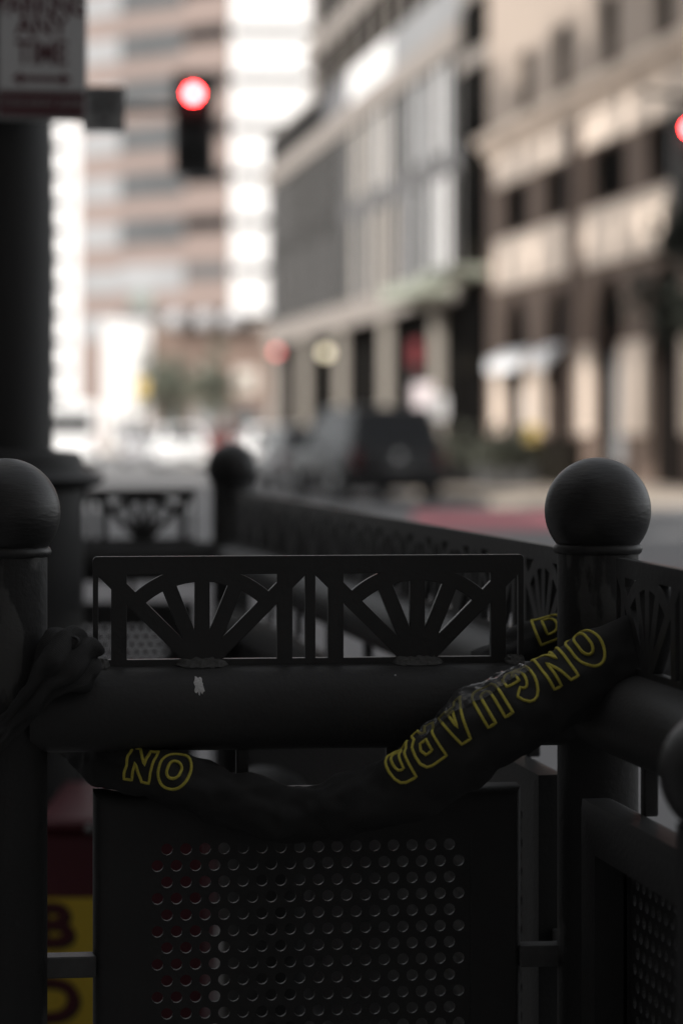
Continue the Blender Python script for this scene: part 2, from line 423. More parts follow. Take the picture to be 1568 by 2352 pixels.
def section(A, B, nf, welds=True, seed=0):
    d = (B - A); L = d.length; rz = math.atan2(d.y, d.x)
    def put(o, z=0):
        o.location = Vector((A.x, A.y, z)); o.rotation_euler.z = rz; o.parent = rail; return rebase(o)
    xa, xb = 0.1064, L - 0.0955
    me = fan_panel_mesh(xb - xa, nf)
    fp = bpy.data.objects.new('fan_panel', me); COL.objects.link(fp); put(fp, 0)
    fp.location += Vector((math.cos(rz) * xa, math.sin(rz) * xa, zz(1524)))
    pipe = MB(); n = 60 if L < 1.2 else 120
    pts = [(0.03 + (L - 0.06) * i / n, 0, 0) for i in range(n + 1)]
    pipe.tube(pts, 0.0527, 40)
    pipe = put(pipe.build('pipe_rail', 'black_paint', None, 40), zz(1622))
    if welds:
        per = (xb - xa) / nf
        spots = [(xa + 0.008, 0.013)] + [(xa + per * (i + 0.5), 0.033) for i in range(nf)] + [(xb - 0.012, 0.014)]
        for cx, hw in spots:
            wb = MB(); nx, nyy = 26, 8; vs = []; fs = []
            for i in range(nx + 1):
                t = i / nx * 2 - 1
                for j in range(nyy + 1):
                    s_ = j / nyy; nn = noise.noise(Vector((t * 5 + cx * 40, s_ * 4, 2.0)))
                    e = max(0, 1 - abs(t) ** 6)
                    yy = -0.0055 - 0.012 * s_ * e - 0.002 * nn
                    hh = math.sqrt(max(0, 0.0527**2 - yy**2)) - 0.0527 + 0.0010 + (1 - s_) * 0.009 * e + 0.0018 * nn * e
                    vs.append((cx + t * hw, yy, zz(1622) + 0.0527 + hh))
            for i in range(nx):
                for j in range(nyy): a = i*(nyy+1)+j; fs.append((a, a+nyy+1, a+nyy+2, a+1))
            wb.add(vs, fs)
            o = wb.build('weld_bead', 'weld', None, 70); put(o, 0)
    nb = 2 if L < 1.2 else 8
    for i in range(nb):
        x = xa + (xb - xa) * ((0.343, 0.692)[i] if nb == 2 else (i + 0.5) / nb)
        o = MB().bbox(x - 0.0075, x + 0.0075, -0.006, 0.012, zz(1822), zz(1690), 0.002).build('bracket', 'cast_paint', None); put(o)
    zt, zb = zz(1817), 0.16
    fr = put(pan_frame(xa, xb, zb, zt, 0.066, 0.058).build('lower_panel', 'black_paint', None, 40))
    ps = perforated_mesh(xa + 0.0672, xb - 0.0775, zb + 0.07, zt - 0.056)
    o = ps.build('perforated_sheet', 'black_paint', None, fix=False)
    o.parent = fr
    for x0, x1 in ((0.045, xa + 0.004), (xb - 0.004, L - 0.045)):
        for zc in (0.738, 0.36):
            o = MB().bbox(x0, x1, -0.002, 0.030, zc - 0.013, zc + 0.013, 0.002).build('lug', 'lug_steel', None); put(o)
    return pipe
p_front = section(FL, FR, 2)
section(ML, MR, 2, welds=False)
section(FR, MR, 12, welds=False)
section(NR, FR, 8, welds=False)

# white dropping and tiny specks on the front pipe
def splat(cx, cy, rx, ry, seed):
    b = MB(); n = 26; L_ = p_front
    ring = []
    for r_i, fr_ in enumerate((0.0, 0.35, 0.7, 1.0)):
        for i in range(n):
            a = 2*math.pi*i/n; rr = fr_ * (1 + 0.6 * noise.noise(Vector((math.cos(a)*2.8, math.sin(a)*2.2, seed))))
            x = cx + rx*rr*math.cos(a); zo = cy + ry*rr*math.sin(a)   # angle along the pipe
            th = zo / 0.0527; ra = 0.0527 + 0.0007 * (1 - fr_**2) + 0.0002
            ring.append((x, -ra*math.cos(th), ra*math.sin(th)))
    fs = [(r_*n+i, r_*n+(i+1) % n, (r_+1)*n+(i+1) % n, (r_+1)*n+i) for r_ in range(3) for i in range(n)]
    b.add(ring, fs)
    return b.build('white_scuff', 'scuff', p_front, 60)
splat((447 - 13) * K, 0.034, 0.0056, 0.0125, 1.3)['label'] = 'white bird dropping on the pipe'
splat((895 - 13) * K, 0.046, 0.0011, 0.0013, 4.0)

# ball topped bollard close at the right edge
bo = empty('ball_bollard', (P(1662, 1780, 2.3).x, 2.3, GROUND), 0, 'black ball topped bollard cut off at the right edge in front of the railing', 'bollard')
zc = P(0, 1775, 2.3).z - GROUND
MB().lathe([(0.045, 0), (0.045, zc - 0.05)], 32).build('shaft', 'post_paint', bo, 40)
MB().lathe(ball_prof(0.062, zc, 0.040), 48).build('ball_finial', 'ball_paint', bo, 60)

# ------------------------------------------------------------------ cloth covered chain lock
def catmull(pts, n=14):
    out = []; m_ = len(pts)
    for i in range(m_ - 1):
        p0, p1, p2, p3 = [Vector(pts[min(max(i + j, 0), m_ - 1)]) for j in (-1, 0, 1, 2)]
        for k in range(n):
            t = k / n
            out.append(0.5 * ((2*p1) + (p2 - p0)*t + (2*p0 - 5*p1 + 4*p2 - p3)*t*t + (3*p1 - p0 - 3*p2 + p3)*t**3))
    out.append(Vector(pts[-1])); return out
lock = empty('chain_lock', P(950, 1800, 2.93), 0, 'bike chain lock in black cloth sleeve with yellow outlined lettering, draped round railing posts', 'bike lock')
LO = Vector(lock.location)
def cp(x, y, Y, r_): p = P(x, y, Y); return (p.x, p.y, p.z, r_)
class Sleeve:
    def __init__(s, ctrl, fold=0.0025, seed=0.0, longf=0.0):
        c4 = [Vector((c[0], c[1], c[2])) for c in ctrl]
        s.p = catmull(c4, 16)
        rr = catmull([Vector((c[3], 0, 0)) for c in ctrl], 16); s.r = [q_.x for q_ in rr]
        s.len = [0.0]
        for a, b in zip(s.p, s.p[1:]): s.len.append(s.len[-1] + (b - a).length)
        s.T = []; s.Nf = []; s.Bf = []
        for i, p in enumerate(s.p):
            t = (s.p[min(i+1, len(s.p)-1)] - s.p[max(i-1, 0)]).normalized()
            f = Vector((0, -1, 0)); f = (f - t * f.dot(t))
            if f.length < 1e-3: f = Vector((0, 0, 1))
            f.normalize(); u = t.cross(f)
            if u.z < 0: u = -u
            s.T.append(t); s.Nf.append(f); s.Bf.append(u)
        s.fold = fold; s.seed = seed; s.longf = longf
    def at(s, l, phi, lift=0.0):           # phi 0 faces the camera, 90 is up
        l = min(max(l, 0), s.len[-1]); i = 0
        while i < len(s.len) - 2 and s.len[i+1] < l: i += 1
        t = (l - s.len[i]) / max(1e-9, s.len[i+1] - s.len[i])
        p = s.p[i].lerp(s.p[i+1], t); f = s.Nf[i].lerp(s.Nf[i+1], t); u = s.Bf[i].lerp(s.Bf[i+1], t); r_ = s.r[i] + (s.r[i+1]-s.r[i])*t
        n1 = noise.noise(Vector((l * 22, math.cos(phi) * 1.2, math.sin(phi) * 1.2 + s.seed)))
        n2 = noise.noise(Vector((l * 60, math.cos(phi) * 2.5, math.sin(phi) * 2.5 + s.seed + 7)))
        n3 = (abs(math.sin(phi * 3 + 2.2 * n1 + s.seed)) * 2 - 1) * s.longf
        r_ = r_ + s.fold * (n1 * 1.4 + n2 * 0.6) + n3 * r_
        return p + (f * math.cos(phi) + u * math.sin(phi)) * (r_ + lift)
    def mesh(s, n=56, step=0.004):
        m_ = max(4, int(s.len[-1] / step)); b = MB(); vs = []; fs = []; uv = []
        for i in range(m_ + 1):
            l = s.len[-1] * i / m_
            for k in range(n): vs.append(s.at(l, 2*math.pi*k/n) - LO)
        for i in range(m_):
            for k in range(n): fs.append((i*n+k, i*n+(k+1) % n, (i+1)*n+(k+1) % n, (i+1)*n+k))
        b.add(vs, fs)
        o = b.build('sleeve', 'fabric', lock, 180)
        me = o.data; ul = me.uv_layers.new(name='UVMap')
        for poly in me.polygons:
            idx = [me.loops[li].vertex_index for li in poly.loop_indices]
            ks = [v % n for v in idx]; wrap = max(ks) - min(ks) > 2
            for li, v in zip(poly.loop_indices, idx):
                k = v % n; k = k + n if (wrap and k < 2) else k
                ul.data[li].uv = (s.len[-1] * (v // n) / m_, k / n * 0.25)
        return o

def outline_letters():
    def rr_loop(x0, x1, y0, y1, r_, n=5):
        pts = []
        for cx, cy, a0 in ((x1-r_, y1-r_, 0), (x0+r_, y1-r_, 90), (x0+r_, y0+r_, 180), (x1-r_, y0+r_, 270)):
            for i in range(n+1): a = R(a0 + 90*i/n); pts.append((cx + r_*math.cos(a), cy + r_*math.sin(a)))
        return pts
    def half(x0, xc, y0, y1, n=8):          # D shape
        ry = (y1-y0)/2; cy = (y0+y1)/2; pts = [(x0, y0), (xc, y0)]
        for i in range(1, n): a = R(-90 + 180*i/n); pts.append((xc + ry*0.95*math.cos(a), cy + ry*math.sin(a)))
        return pts + [(xc, y1), (x0, y1)]
    G = {}
    G['O'] = [rr_loop(0, 0.9, 0, 1, 0.42, 7), rr_loop(0.27, 0.63, 0.26, 0.74, 0.17, 6)]
    G['N'] = [[(0, 0), (0.26, 0), (0.26, 0.52), (0.6, 0), (0.86, 0), (0.86, 1), (0.6, 1), (0.6, 0.48), (0.26, 1), (0, 1)]]
    c = []
    for i in range(17):
        a = R(40 + 290 * i / 16); c.append((0.45 + 0.45*math.cos(a), 0.5 + 0.5*math.sin(a)))
    c2 = []
    for i in range(15):
        a = R(320 - 270 * i / 14); c2.append((0.45 + 0.19*math.cos(a), 0.5 + 0.23*math.sin(a)))
    G['G'] = [c + [(0.9, 0.2), (0.9, 0.56), (0.48, 0.56), (0.48, 0.38), (0.62, 0.38)] + c2]
    u = [(0, 1), (0, 0.36)] + [(0.43 - 0.43*math.cos(R(180*i/10)), 0.36 - 0.36*math.sin(R(180*i/10))) for i in range(1, 10)] + [(0.86, 0.36), (0.86, 1), (0.6, 1), (0.6, 0.36)]
    u += [(0.43 + 0.17*math.cos(R(-180*i/6)), 0.36 + 0.13*math.sin(R(-180*i/6))) for i in range(1, 6)] + [(0.26, 0.36), (0.26, 1)]
    G['U'] = [u]
    G['A'] = [[(0, 0), (0.26, 0), (0.32, 0.2), (0.62, 0.2), (0.68, 0), (0.94, 0), (0.62, 1), (0.32, 1)], [(0.38, 0.38), (0.56, 0.38), (0.47, 0.74)]]
    G['R'] = [[(0, 0), (0.26, 0), (0.26, 0.34), (0.38, 0.34), (0.6, 0), (0.9, 0), (0.64, 0.4), (0.8, 0.52), (0.84, 0.7), (0.8, 0.86), (0.66, 0.97), (0.5, 1), (0, 1)], [(0.26, 0.55), (0.5, 0.55), (0.58, 0.66), (0.5, 0.78), (0.26, 0.78)]]
    G['D'] = [half(0, 0.42, 0, 1), half(0.26, 0.4, 0.24, 0.76)]
    return G
LET = outline_letters()
def lettering(sl, text, l0, pitch, wid, phi0, phi1, r_=0.0019, lift=0.0004, name='lettering'):
    b = MB()
    for i, ch in enumerate(text):
        for loop in LET[ch]:
            pts = []
            m_ = len(loop)
            for j in range(m_):
                a, c = loop[j], loop[(j+1) % m_]; d = math.hypot(c[0]-a[0], c[1]-a[1]); q_ = max(1, int(d / 0.06))
                for k in range(q_): pts.append((a[0] + (c[0]-a[0])*k/q_, a[1] + (c[1]-a[1])*k/q_))
            pts.append(pts[0]); pts.append(pts[1])
            w3 = [sl.at(l0 + i * pitch + x * wid, phi0 + (phi1 - phi0) * y, lift) - LO for x, y in pts]
            b.tube(w3, r_, 6, cap=False)
    return b.build(name, 'thread', lock, 60)

front = Sleeve([cp(1120, 1555, 3.17, 0.036), cp(1240, 1482, 3.155, 0.034), cp(1390, 1440, 3.15, 0.034), cp(1512, 1450, 3.07, 0.036), cp(1520, 1475, 2.97, 0.040), cp(1435, 1508, 2.908, 0.044),
                cp(1260, 1602, 2.885, 0.046), cp(1085, 1705, 2.882, 0.046), cp(945, 1800, 2.90, 0.042), cp(800, 1850, 2.925, 0.037),
                cp(675, 1868, 2.94, 0.035), cp(540, 1838, 2.95, 0.034), cp(400, 1787, 2.955, 0.033), cp(285, 1765, 2.98, 0.030), cp(215, 1745, 3.04, 0.026), cp(170, 1690, 3.10, 0.024)], fold=0.006, seed=3.1)
front.mesh()
def arclen(sl, x, y):
    best = min(range(len(sl.p)), key=lambda i: ((sl.p[i].x / sl.p[i].y * F + 784 - x)**2 + (985 - (sl.p[i].z - CAM_H) / sl.p[i].y * F - y)**2) + (1e9 if sl.p[i].y > 3.0 else 0))
    return sl.len[best]
la, lb = arclen(front, 1392, 1530), arclen(front, 940, 1800)
lettering(front, 'ONGUARD', la, (lb - la) / 6.55, 0.036, R(104), R(14))
lettering(front, 'ON', arclen(front, 432, 1800), 0.039, 0.034, R(64), R(-14))
lettering(front, 'D', 0.084, 0.045, 0.036, R(75), R(5))
knot = Sleeve([cp(200, 1486, 2.945, 0.005), cp(192, 1491, 2.94, 0.024), cp(172, 1506, 2.925, 0.035), cp(146, 1528, 2.91, 0.035), cp(114, 1560, 2.90, 0.027), cp(82, 1598, 2.89, 0.017), cp(42, 1645, 2.885, 0.012), cp(0, 1690, 2.88, 0.012), cp(-50, 1750, 2.87, 0.014)], fold=0.006, seed=9.0, longf=0.21)
knot.mesh(72, 0.0025)
c = knot.at(0.036, R(25), 0.0008) - LO
o = MB().lathe([(0.0001, 0.0025), (0.003, 0.0025), (0.0034, 0.001), (0.0052, 0.001), (0.0064, 0.0022), (0.0076, 0.0016), (0.008, -0.002)], 24).build('rivet', 'black_paint', lock, 60)
o.location = c; o.rotation_euler = (R(80), 0, R(-10))
# crumpled clear film caught along the top of the sleeve
b = MB(); nx, ny = 60, 14; vs = []; fs = []
l0, l1 = arclen(front, 1250, 1600), arclen(front, 1020, 1745)
for i in range(nx + 1):
    t = i / nx
    for j in range(ny + 1):
        s_ = j / ny; e = math.sin(math.pi * min(1, t * 1.0)) ** 0.6
        ph = R(62) + s_ * R(70)
        nn = noise.noise(Vector((t * 11, s_ * 5, 1))) + 0.6 * abs(noise.noise(Vector((t * 30, s_ * 12, 5))))
        vs.append(front.at(l0 + (l1 - l0) * t, ph, 0.0022 + (0.010 * s_ + 0.0035 * nn) * e) - LO)
for i in range(nx):
    for j in range(ny): a = i*(ny+1)+j; fs.append((a, a+ny+1, a+ny+2, a+1))
b.add(vs, fs); b.build('plastic_film', 'clear_film', lock, 25)

# ------------------------------------------------------------------ red box and added dark filler behind the railing
rx0, rx1 = -0.605, P(468, 0, 4.84).x
rb = empty('red_box', ((rx0+rx1)/2, 4.84, GROUND), 0, 'dark red street box with a yellow lettered strip behind the gap beside the left post', 'street box')
hw = (rx1 - rx0) / 2; ht = P(0, 1880, 4.84).z - GROUND
MB().bbox(-hw, hw, 0, 0.50, 0.0, ht - 0.03, 0.008).build('body', 'red_paint', rb)
MB().bbox(-hw - 0.008, hw + 0.008, -0.010, 0.508, ht - 0.026, ht, 0.008).build('lid', 'red_paint', rb)
o = MB().lathe([(0.0001, 0.016), (0.008, 0.014), (0.011, 0.007), (0.006, 0.0)], 20).build('knob', 'rim', rb, 60); o.location = (P(207, 0, 4.84).x - rb.location.x, -0.002, P(0, 1902, 4.84).z - GROUND); o.rotation_euler.x = R(90)
def px(x): return P(x, 0, 4.84).x - rb.location.x
def pz(y): return P(0, y, 4.84).z - GROUND
MB().box(px(20), px(245), -0.004, 0.001, 0.02, pz(2063)).build('yellow_panel', 'yellow_panel', rb)
def solid_text(txt, size, m, parent, loc, rot, depth=0.0015, bold=0.0, name='lettering', sx=1.0, align='CENTER'):
    cu = bpy.data.curves.new('tmp', 'FONT'); cu.body = txt; cu.size = size; cu.align_x = align; cu.align_y = 'CENTER'
    cu.extrude = depth; cu.offset = bold; cu.resolution_u = 6
    ob = bpy.data.objects.new('tmp', cu); COL.objects.link(ob)
    me = bpy.data.meshes.new_from_object(ob.evaluated_get(bpy.context.evaluated_depsgraph_get())); bpy.data.objects.remove(ob)
    me.transform(Matrix.Diagonal((sx, 1, 1, 1))); me.name = name; me.materials.clear(); me.materials.append(M[m])
    o = bpy.data.objects.new(name, me); COL.objects.link(o); o.parent = parent; o.location = loc; o.rotation_euler = rot
    return o
for i, ch in enumerate('BDBO'):
    yc = 2128 + i * 172
    for dx, dy, dz, m in ((4, 7, 0, 'shadow_letter'), (0, 0, -0.0012, 'maroon_letter')):
        solid_text(ch, 0.118, m, rb, (px(122 + dx), -0.0055 + dz, pz(yc + dy)), (R(90), 0, 0), 0.0012, 0.004, 'letter', 1.25)

lb_ = empty('dark_filler', (-0.145, 4.55, GROUND), 0, 'added plain black drum hiding pale ground behind the perforated front panel, right of the red box', 'dark filler')  # added drum, darkens the view through the holes
MB().lathe([(0.07, 0.0), (0.078, 0.02), (0.083, 0.56)], 28).build('body', 'filler_black', lb_, 40)
MB().lathe([(0.087, 0.56), (0.088, 0.59), (0.07, 0.62), (0.03, 0.64), (0.001, 0.645)], 28).build('lid', 'filler_black', lb_, 40)
MB().box(-0.045, 0.045, -0.0845, -0.0795, 0.47, 0.53).build('flap', 'black_paint', lb_)

# ------------------------------------------------------------------ lamp column with the parking sign
YL = 5.6; kl = YL / F
lc = empty('lamp_column', (P(0, 0, YL).x, YL, GROUND), 0, 'thick black street lamp column on a stepped pedestal at the left edge', 'lamp post')
def zl(y): return CAM_H - (y - 985) * kl - GROUND
MB().lathe([(0.122, zl(1030)), (0.124, zl(600)), (0.116, zl(100)), (0.112, 3.2), (0.09, 4.6), (0.085, 5.0)], 40).build('shaft', 'column_paint', lc, 40)
MB().lathe([(0.205, 0.0), (0.205, 0.10), (0.195, 0.12), (0.193, zl(1125)), (0.215, zl(1118)), (0.242, zl(1106)), (0.244, zl(1098)), (0.215, zl(1085)), (0.192, zl(1072)), (0.190, zl(1050)), (0.182, zl(1038)), (0.128, zl(1032)), (0.118, zl(1026))], 40).build('pedestal', 'column_paint', lc, 30)
MB().lathe([(0.10, 5.0), (0.24, 5.1), (0.27, 5.3), (0.2, 5.6), (0.06, 5.75)], 32).build('lantern', 'globe', lc, 40)
sg = empty('parking_sign', P(96, 50, 5.44), R(9), 'white no parking any time sign with red tow-away band on the dark column', 'sign')
ks = 5.44 / F; W2 = 103 * ks
def sy(y): return -(y - 50) * ks
MB().bbox(-W2, W2, -0.004, 0.004, sy(276), sy(-190), 0.002).build('plate', 'sign_grey', sg)
MB().bbox(-W2 + 0.005, W2 - 0.005, -0.0065, -0.003, sy(206), sy(-185), 0.001).build('face', 'sign_white', sg)
MB().bbox(-W2 + 0.005, W2 - 0.005, -0.0065, -0.003, sy(266), sy(212), 0.001).build('tow_band', 'sign_red', sg)
for t, y, sz, sx in (('NO', -110, 0.13, 1), ('PARKING', 14, 0.062, 0.78), ('ANY', 62, 0.062, 0.9), ('TIME', 124, 0.075, 0.72)):
    solid_text(t, sz, 'sign_red', sg, (0, -0.0072, sy(y)), (R(90), 0, 0), 0.0006, 0.0015, 'lettering', sx)
solid_text('TOW-AWAY ZONE', 0.026, 'sign_grey', sg, (0, -0.0072, sy(238)), (R(90), 0, 0), 0.0006, 0.0003, 'lettering', 0.8)
ar = [(-68, 0), (-46, 16), (-46, 6), (46, 6), (46, 16), (68, 0), (46, -16), (46, -6), (-46, -6), (-46, -16)]
MB().prism([(x * ks, sy(181) + z * ks) for x, z in ar], 'y', -0.0078, -0.0066).build('arrow', 'sign_red', sg)
for y in (-120, 20, 200): MB().box(-0.02, 0.06, 0.0035, 0.042, sy(y) - 0.012, sy(y) + 0.012).build('clamp', 'column_paint', sg)
s2 = empty('small_sign', P(238, 250, 6.1), R(8), 'small plain grey sign plate sticking out behind the no parking sign', 'sign')
MB().bbox(-0.054, 0.054, -0.003, 0.003, -0.058, 0.058, 0.001).build('plate', 'sign_grey', s2)
for i, t in enumerate(('2 HOUR', 'METER', '9-6')): solid_text(t, 0.026, 'column_paint', s2, (0, -0.004, 0.032 - 0.03 * i), (R(90), 0, 0), 0.0005, 0.0006, 'lettering', 0.85)
MB().box(-0.28, -0.05, -0.004, 0.010, -0.012, 0.012).build('bracket_arm', 'column_paint', s2)

# ------------------------------------------------------------------ traffic signals
def signal_head(parent, loc, lens=0.066):
    h = MB().bbox(-0.235, 0.235, -0.10, 0.12, -0.58, 0.60, 0.03).build('signal_head', 'signal_black', parent); h.location = loc
    for i, m in enumerate(('red_lamp', 'lamp_off', 'lamp_off')):
        z = 0.34 - 0.34 * i
        o = MB().lathe([(lens, 0.0), (lens * 0.8, 0.02), (lens * 0.4, 0.032), (0.001, 0.036)], 28).build('red_lens' if i == 0 else 'lens', m, h, 60); o.location = (0, -0.115, z); o.rotation_euler.x = R(90)
        vs = []; fs = []; n = 18
        for k in range(n + 1):
            a = R(-20 + 220 * k / n); rr = lens + 0.03
            vs += [(rr*math.cos(a), -0.09, z + rr*math.sin(a)), (rr*math.cos(a), -0.28 + 0.09 * abs(math.cos(a)), z + rr*math.sin(a) - 0.012)]
        for k in range(n): fs.append((2*k, 2*k+2, 2*k+3, 2*k+1))
        o = MB().add(vs, fs).build('visor', 'signal_black', h, 60); o.modifiers.new('thick', 'SOLIDIFY').thickness = 0.006
    return h
YT = 27.6
t1 = empty('traffic_signal', (P(40, 0, YT).x, YT, 0.12), 0, 'traffic signal on a mast arm showing red, in front of the banded pink building', 'traffic light')
pl = P(448, 291, YT); bx = Vector(t1.location)
MB().lathe([(0.13, 0), (0.11, 0.5), (0.085, 5.4)], 20).build('pole', 'signal_black', t1, 40)
MB().tube([(0, 0, P(0, 250, YT).z - 0.12), (pl.x - bx.x, 0, P(0, 250, YT).z - 0.12)], [0.055, 0.045], 14).build('mast_arm', 'signal_black', t1, 40)
signal_head(t1, (pl.x - bx.x, -0.20, pl.z - 0.12))
YQ = 30.0
t2 = empty('traffic_signal', (P(1574, 0, YQ).x + 0.45, YQ, 0.12), 0, 'traffic signal showing red, half cut off by the right edge', 'traffic light')
pl = P(1577, 366, YQ); bx = Vector(t2.location)
MB().lathe([(0.14, 0), (0.12, 0.5), (0.10, 5.8)], 20).build('pole', 'signal_black', t2, 40)
MB().tube([(0, 0, pl.z + 0.5), (-0.3, -0.02, pl.z + 0.64), (P(1475, 205, YQ).x - bx.x, -0.04, P(0, 212, YQ).z - 0.12)], [0.05, 0.05, 0.035], 14).build('bracket_arm', 'signal_black', t2, 40)
signal_head(t2, (pl.x - bx.x, -0.28, pl.z - 0.12))

# ------------------------------------------------------------------ cars
def make_car(name, loc, rz, label, paint, L, W, H, suv, group, plate=True):
    r = empty(name, loc, rz, label, 'car', group)
    gc = 0.24; belt = H * (0.58 if suv else 0.62); hw = W / 2
    # lower body: stations from the rear (y=0) to the front (y=L): (y, top z, half width)
    st = [(0.0, gc + 0.18, belt * 0.80, hw * 0.86), (0.06, gc + 0.04, belt * 0.95, hw * 0.95), (0.35, gc, belt, hw), (L * 0.45, gc, belt, hw), (L * 0.70, gc, belt * 0.985, hw), (L * 0.90, gc, belt * 0.86, hw * 0.96), (L * 0.98, gc + 0.05, belt * 0.74, hw * 0.86), (L, gc + 0.16, belt * 0.6, hw * 0.74)]
    b = MB(); vs = []; fs = []; n = 12
    for (y, z0, z1, w_) in st:
        ring = [(-0.85, z0), (0.85, z0), (0.97, z0 + 0.08), (1.0, (z0+z1)*0.5), (0.985, z1 - 0.10), (0.93, z1 - 0.02), (0.5, z1 + 0.01), (-0.5, z1 + 0.01), (-0.93, z1 - 0.02), (-0.985, z1 - 0.10), (-1.0, (z0+z1)*0.5), (-0.97, z0 + 0.08)]
        vs += [(x * w_, y, z) for x, z in ring]
    for i in range(len(st)-1):
        for k in range(n): fs.append((i*n+k, i*n+(k+1) % n, (i+1)*n+(k+1) % n, (i+1)*n+k))
    fs += [tuple(range(n)), tuple(range((len(st)-1)*n, len(st)*n))]
    b.add(vs, fs); body = b.build('body', paint, r, 50)
    # greenhouse
    gy = [(0.10, 0.42, L*0.52, L*0.66)] if suv else [(L*0.14, L*0.30, L*0.52, L*0.70)]
    y0, y1, y2, y3 = gy[0]
    def rg(y, z, w_): return [(-w_, y, z), (w_, y, z)]
    zb = belt - 0.03; zr = H - 0.02
    vs = [(-hw*0.93, y0, zb), (hw*0.93, y0, zb), (hw*0.93, y3, zb), (-hw*0.93, y3, zb), (-hw*0.74, y1, zr), (hw*0.74, y1, zr), (hw*0.74, y2, zr), (-hw*0.74, y2, zr), (-hw*0.62, y1 + 0.12, H), (hw*0.62, y1 + 0.12, H), (hw*0.62, y2 - 0.15, H), (-hw*0.62, y2 - 0.15, H)]
    fs = [(0, 1, 5, 4), (1, 2, 6, 5), (2, 3, 7, 6), (3, 0, 4, 7), (4, 5, 9, 8), (5, 6, 10, 9), (6, 7, 11, 10), (7, 4, 8, 11), (8, 9, 10, 11)]
    cabin = MB().add(vs, fs).build('cabin', paint, r, 25)
    def pane(a, c, d, e, name, fr=(0.1, 0.9, 0.12, 0.9)):      # inset quad standing 6 mm off the cabin face
        A, B, C_, D = [Vector(vs[i]) for i in (a, c, d, e)]
        nrm = (B - A).cross(D - A).normalized()
        if nrm.dot(A - Vector((0, (y0+y3)/2, zb))) < 0: nrm = -nrm
        def bl(u, v): return (A.lerp(B, u)).lerp(D.lerp(C_, u), v)
        q = [bl(fr[0], fr[2]), bl(fr[1], fr[2]), bl(fr[1], fr[3]), bl(fr[0], fr[3])]
        return MB().add([p + nrm*0.006 for p in q] + [p - nrm*0.02 for p in q], [(0, 1, 2, 3), (4, 5, 6, 7), (0, 1, 5, 4), (1, 2, 6, 5), (2, 3, 7, 6), (3, 0, 4, 7)]).build(name, 'car_glass', cabin)
    pane(0, 1, 5, 4, 'rear_window'); pane(2, 3, 7, 6, 'windscreen')
    for (u0, u1) in ((0.06, 0.46), (0.50, 0.92)):
        pane(1, 2, 6, 5, 'side_window', (u0, u1, 0.14, 0.88)); pane(0, 3, 7, 4, 'side_window', (u0, u1, 0.14, 0.88))
    rw = 0.36 if suv else 0.32
    for y in (L*0.19, L*0.80):
        for s_ in (-1, 1):
            wl = MB().lathe([(rw - 0.05, -0.11), (rw - 0.01, -0.10), (rw, -0.05), (rw, 0.05), (rw - 0.01, 0.10), (rw - 0.05, 0.11), (rw - 0.12, 0.09)], 28).build('wheel', 'tyre', r, 40)
            wl.location = (s_*(hw - 0.09), y, rw); wl.rotation_euler.y = R(90) * s_
            MB().lathe([(rw - 0.12, 0.08), (rw - 0.13, 0.10), (0.08, 0.105), (0.05, 0.125), (0.001, 0.13)], 20).build('rim', 'rim', wl, 40)
    for s_ in (-1, 1):
        x0_, x1_ = sorted((s_*hw*0.66, s_*hw*0.93))
        if suv: MB().bbox(x0_ + (0.1 if s_ > 0 else 0), x1_ - (0.1 if s_ < 0 else 0), -0.02, 0.2, belt*0.66, belt*0.96, 0.02).build('tail_light', 'tail_lamp', r)
        else: MB().bbox(x0_, x1_, -0.015, 0.2, belt*0.66, belt*0.82, 0.02).build('tail_light', 'tail_lamp', r)
        MB().bbox(x0_ * 0.9, x1_ * 0.9, L - 0.25, L - 0.01, belt*0.55, belt*0.70, 0.02).build('headlight', 'head_lamp', r)
        MB().bbox(min(s_*hw*0.97, s_*(hw + 0.16)), max(s_*hw*0.97, s_*(hw + 0.16)), y3 - 0.35, y3 - 0.22, belt + 0.02, belt + 0.16, 0.02).build('wing_mirror', paint, r)
    MB().bbox(-hw*0.93, hw*0.93, -0.07, 0.2, gc + 0.12, gc + 0.30, 0.03).build('bumper', paint, r)
    MB().bbox(-0.22, 0.22, -0.03 if suv else -0.085, 0.02, belt*0.62 if suv else gc + 0.15, belt*0.62 + 0.13 if suv else gc + 0.27, 0.004).build('number_plate', 'plate', r)
    o = MB().lathe([(0.08, 0), (0.07, 0.012), (0.02, 0.015)], 20).build('badge', 'chrome', r, 40); o.location = (0, 0.0, belt * 0.84); o.rotation_euler.x = R(90)
    return r
make_car('parked_car', S(8.3, 43.9), STREET + R(7), 'large dark off-road car seen from behind, stopped beside the far corner', 'car_black', 4.8, 1.98, 1.82, True, 'cars in the street')
for (x, Y, pt, lab, suv, W_) in ((728, 53, 'car_grey', 'grey car ahead on the left of the dark off-road car', True, 1.85), (640, 74, 'car_white', 'sunlit white car left of the dark off-road car', False, 1.85),
                      (345, 92, 'car_silver', 'silver car far down the street behind the fan panel on the left', False, 1.8),
                      (425, 84, 'car_white', 'white car far down the street left of the rear ball post', False, 1.8),
                      (520, 118, 'car_red', 'small red car far down the street near the ball post', False, 1.8)):
    p = P(x, 985, Y); make_car('parked_car', (p.x, Y, 0), STREET, lab, pt, 4.5, W_, 1.48, suv, 'cars in the street')
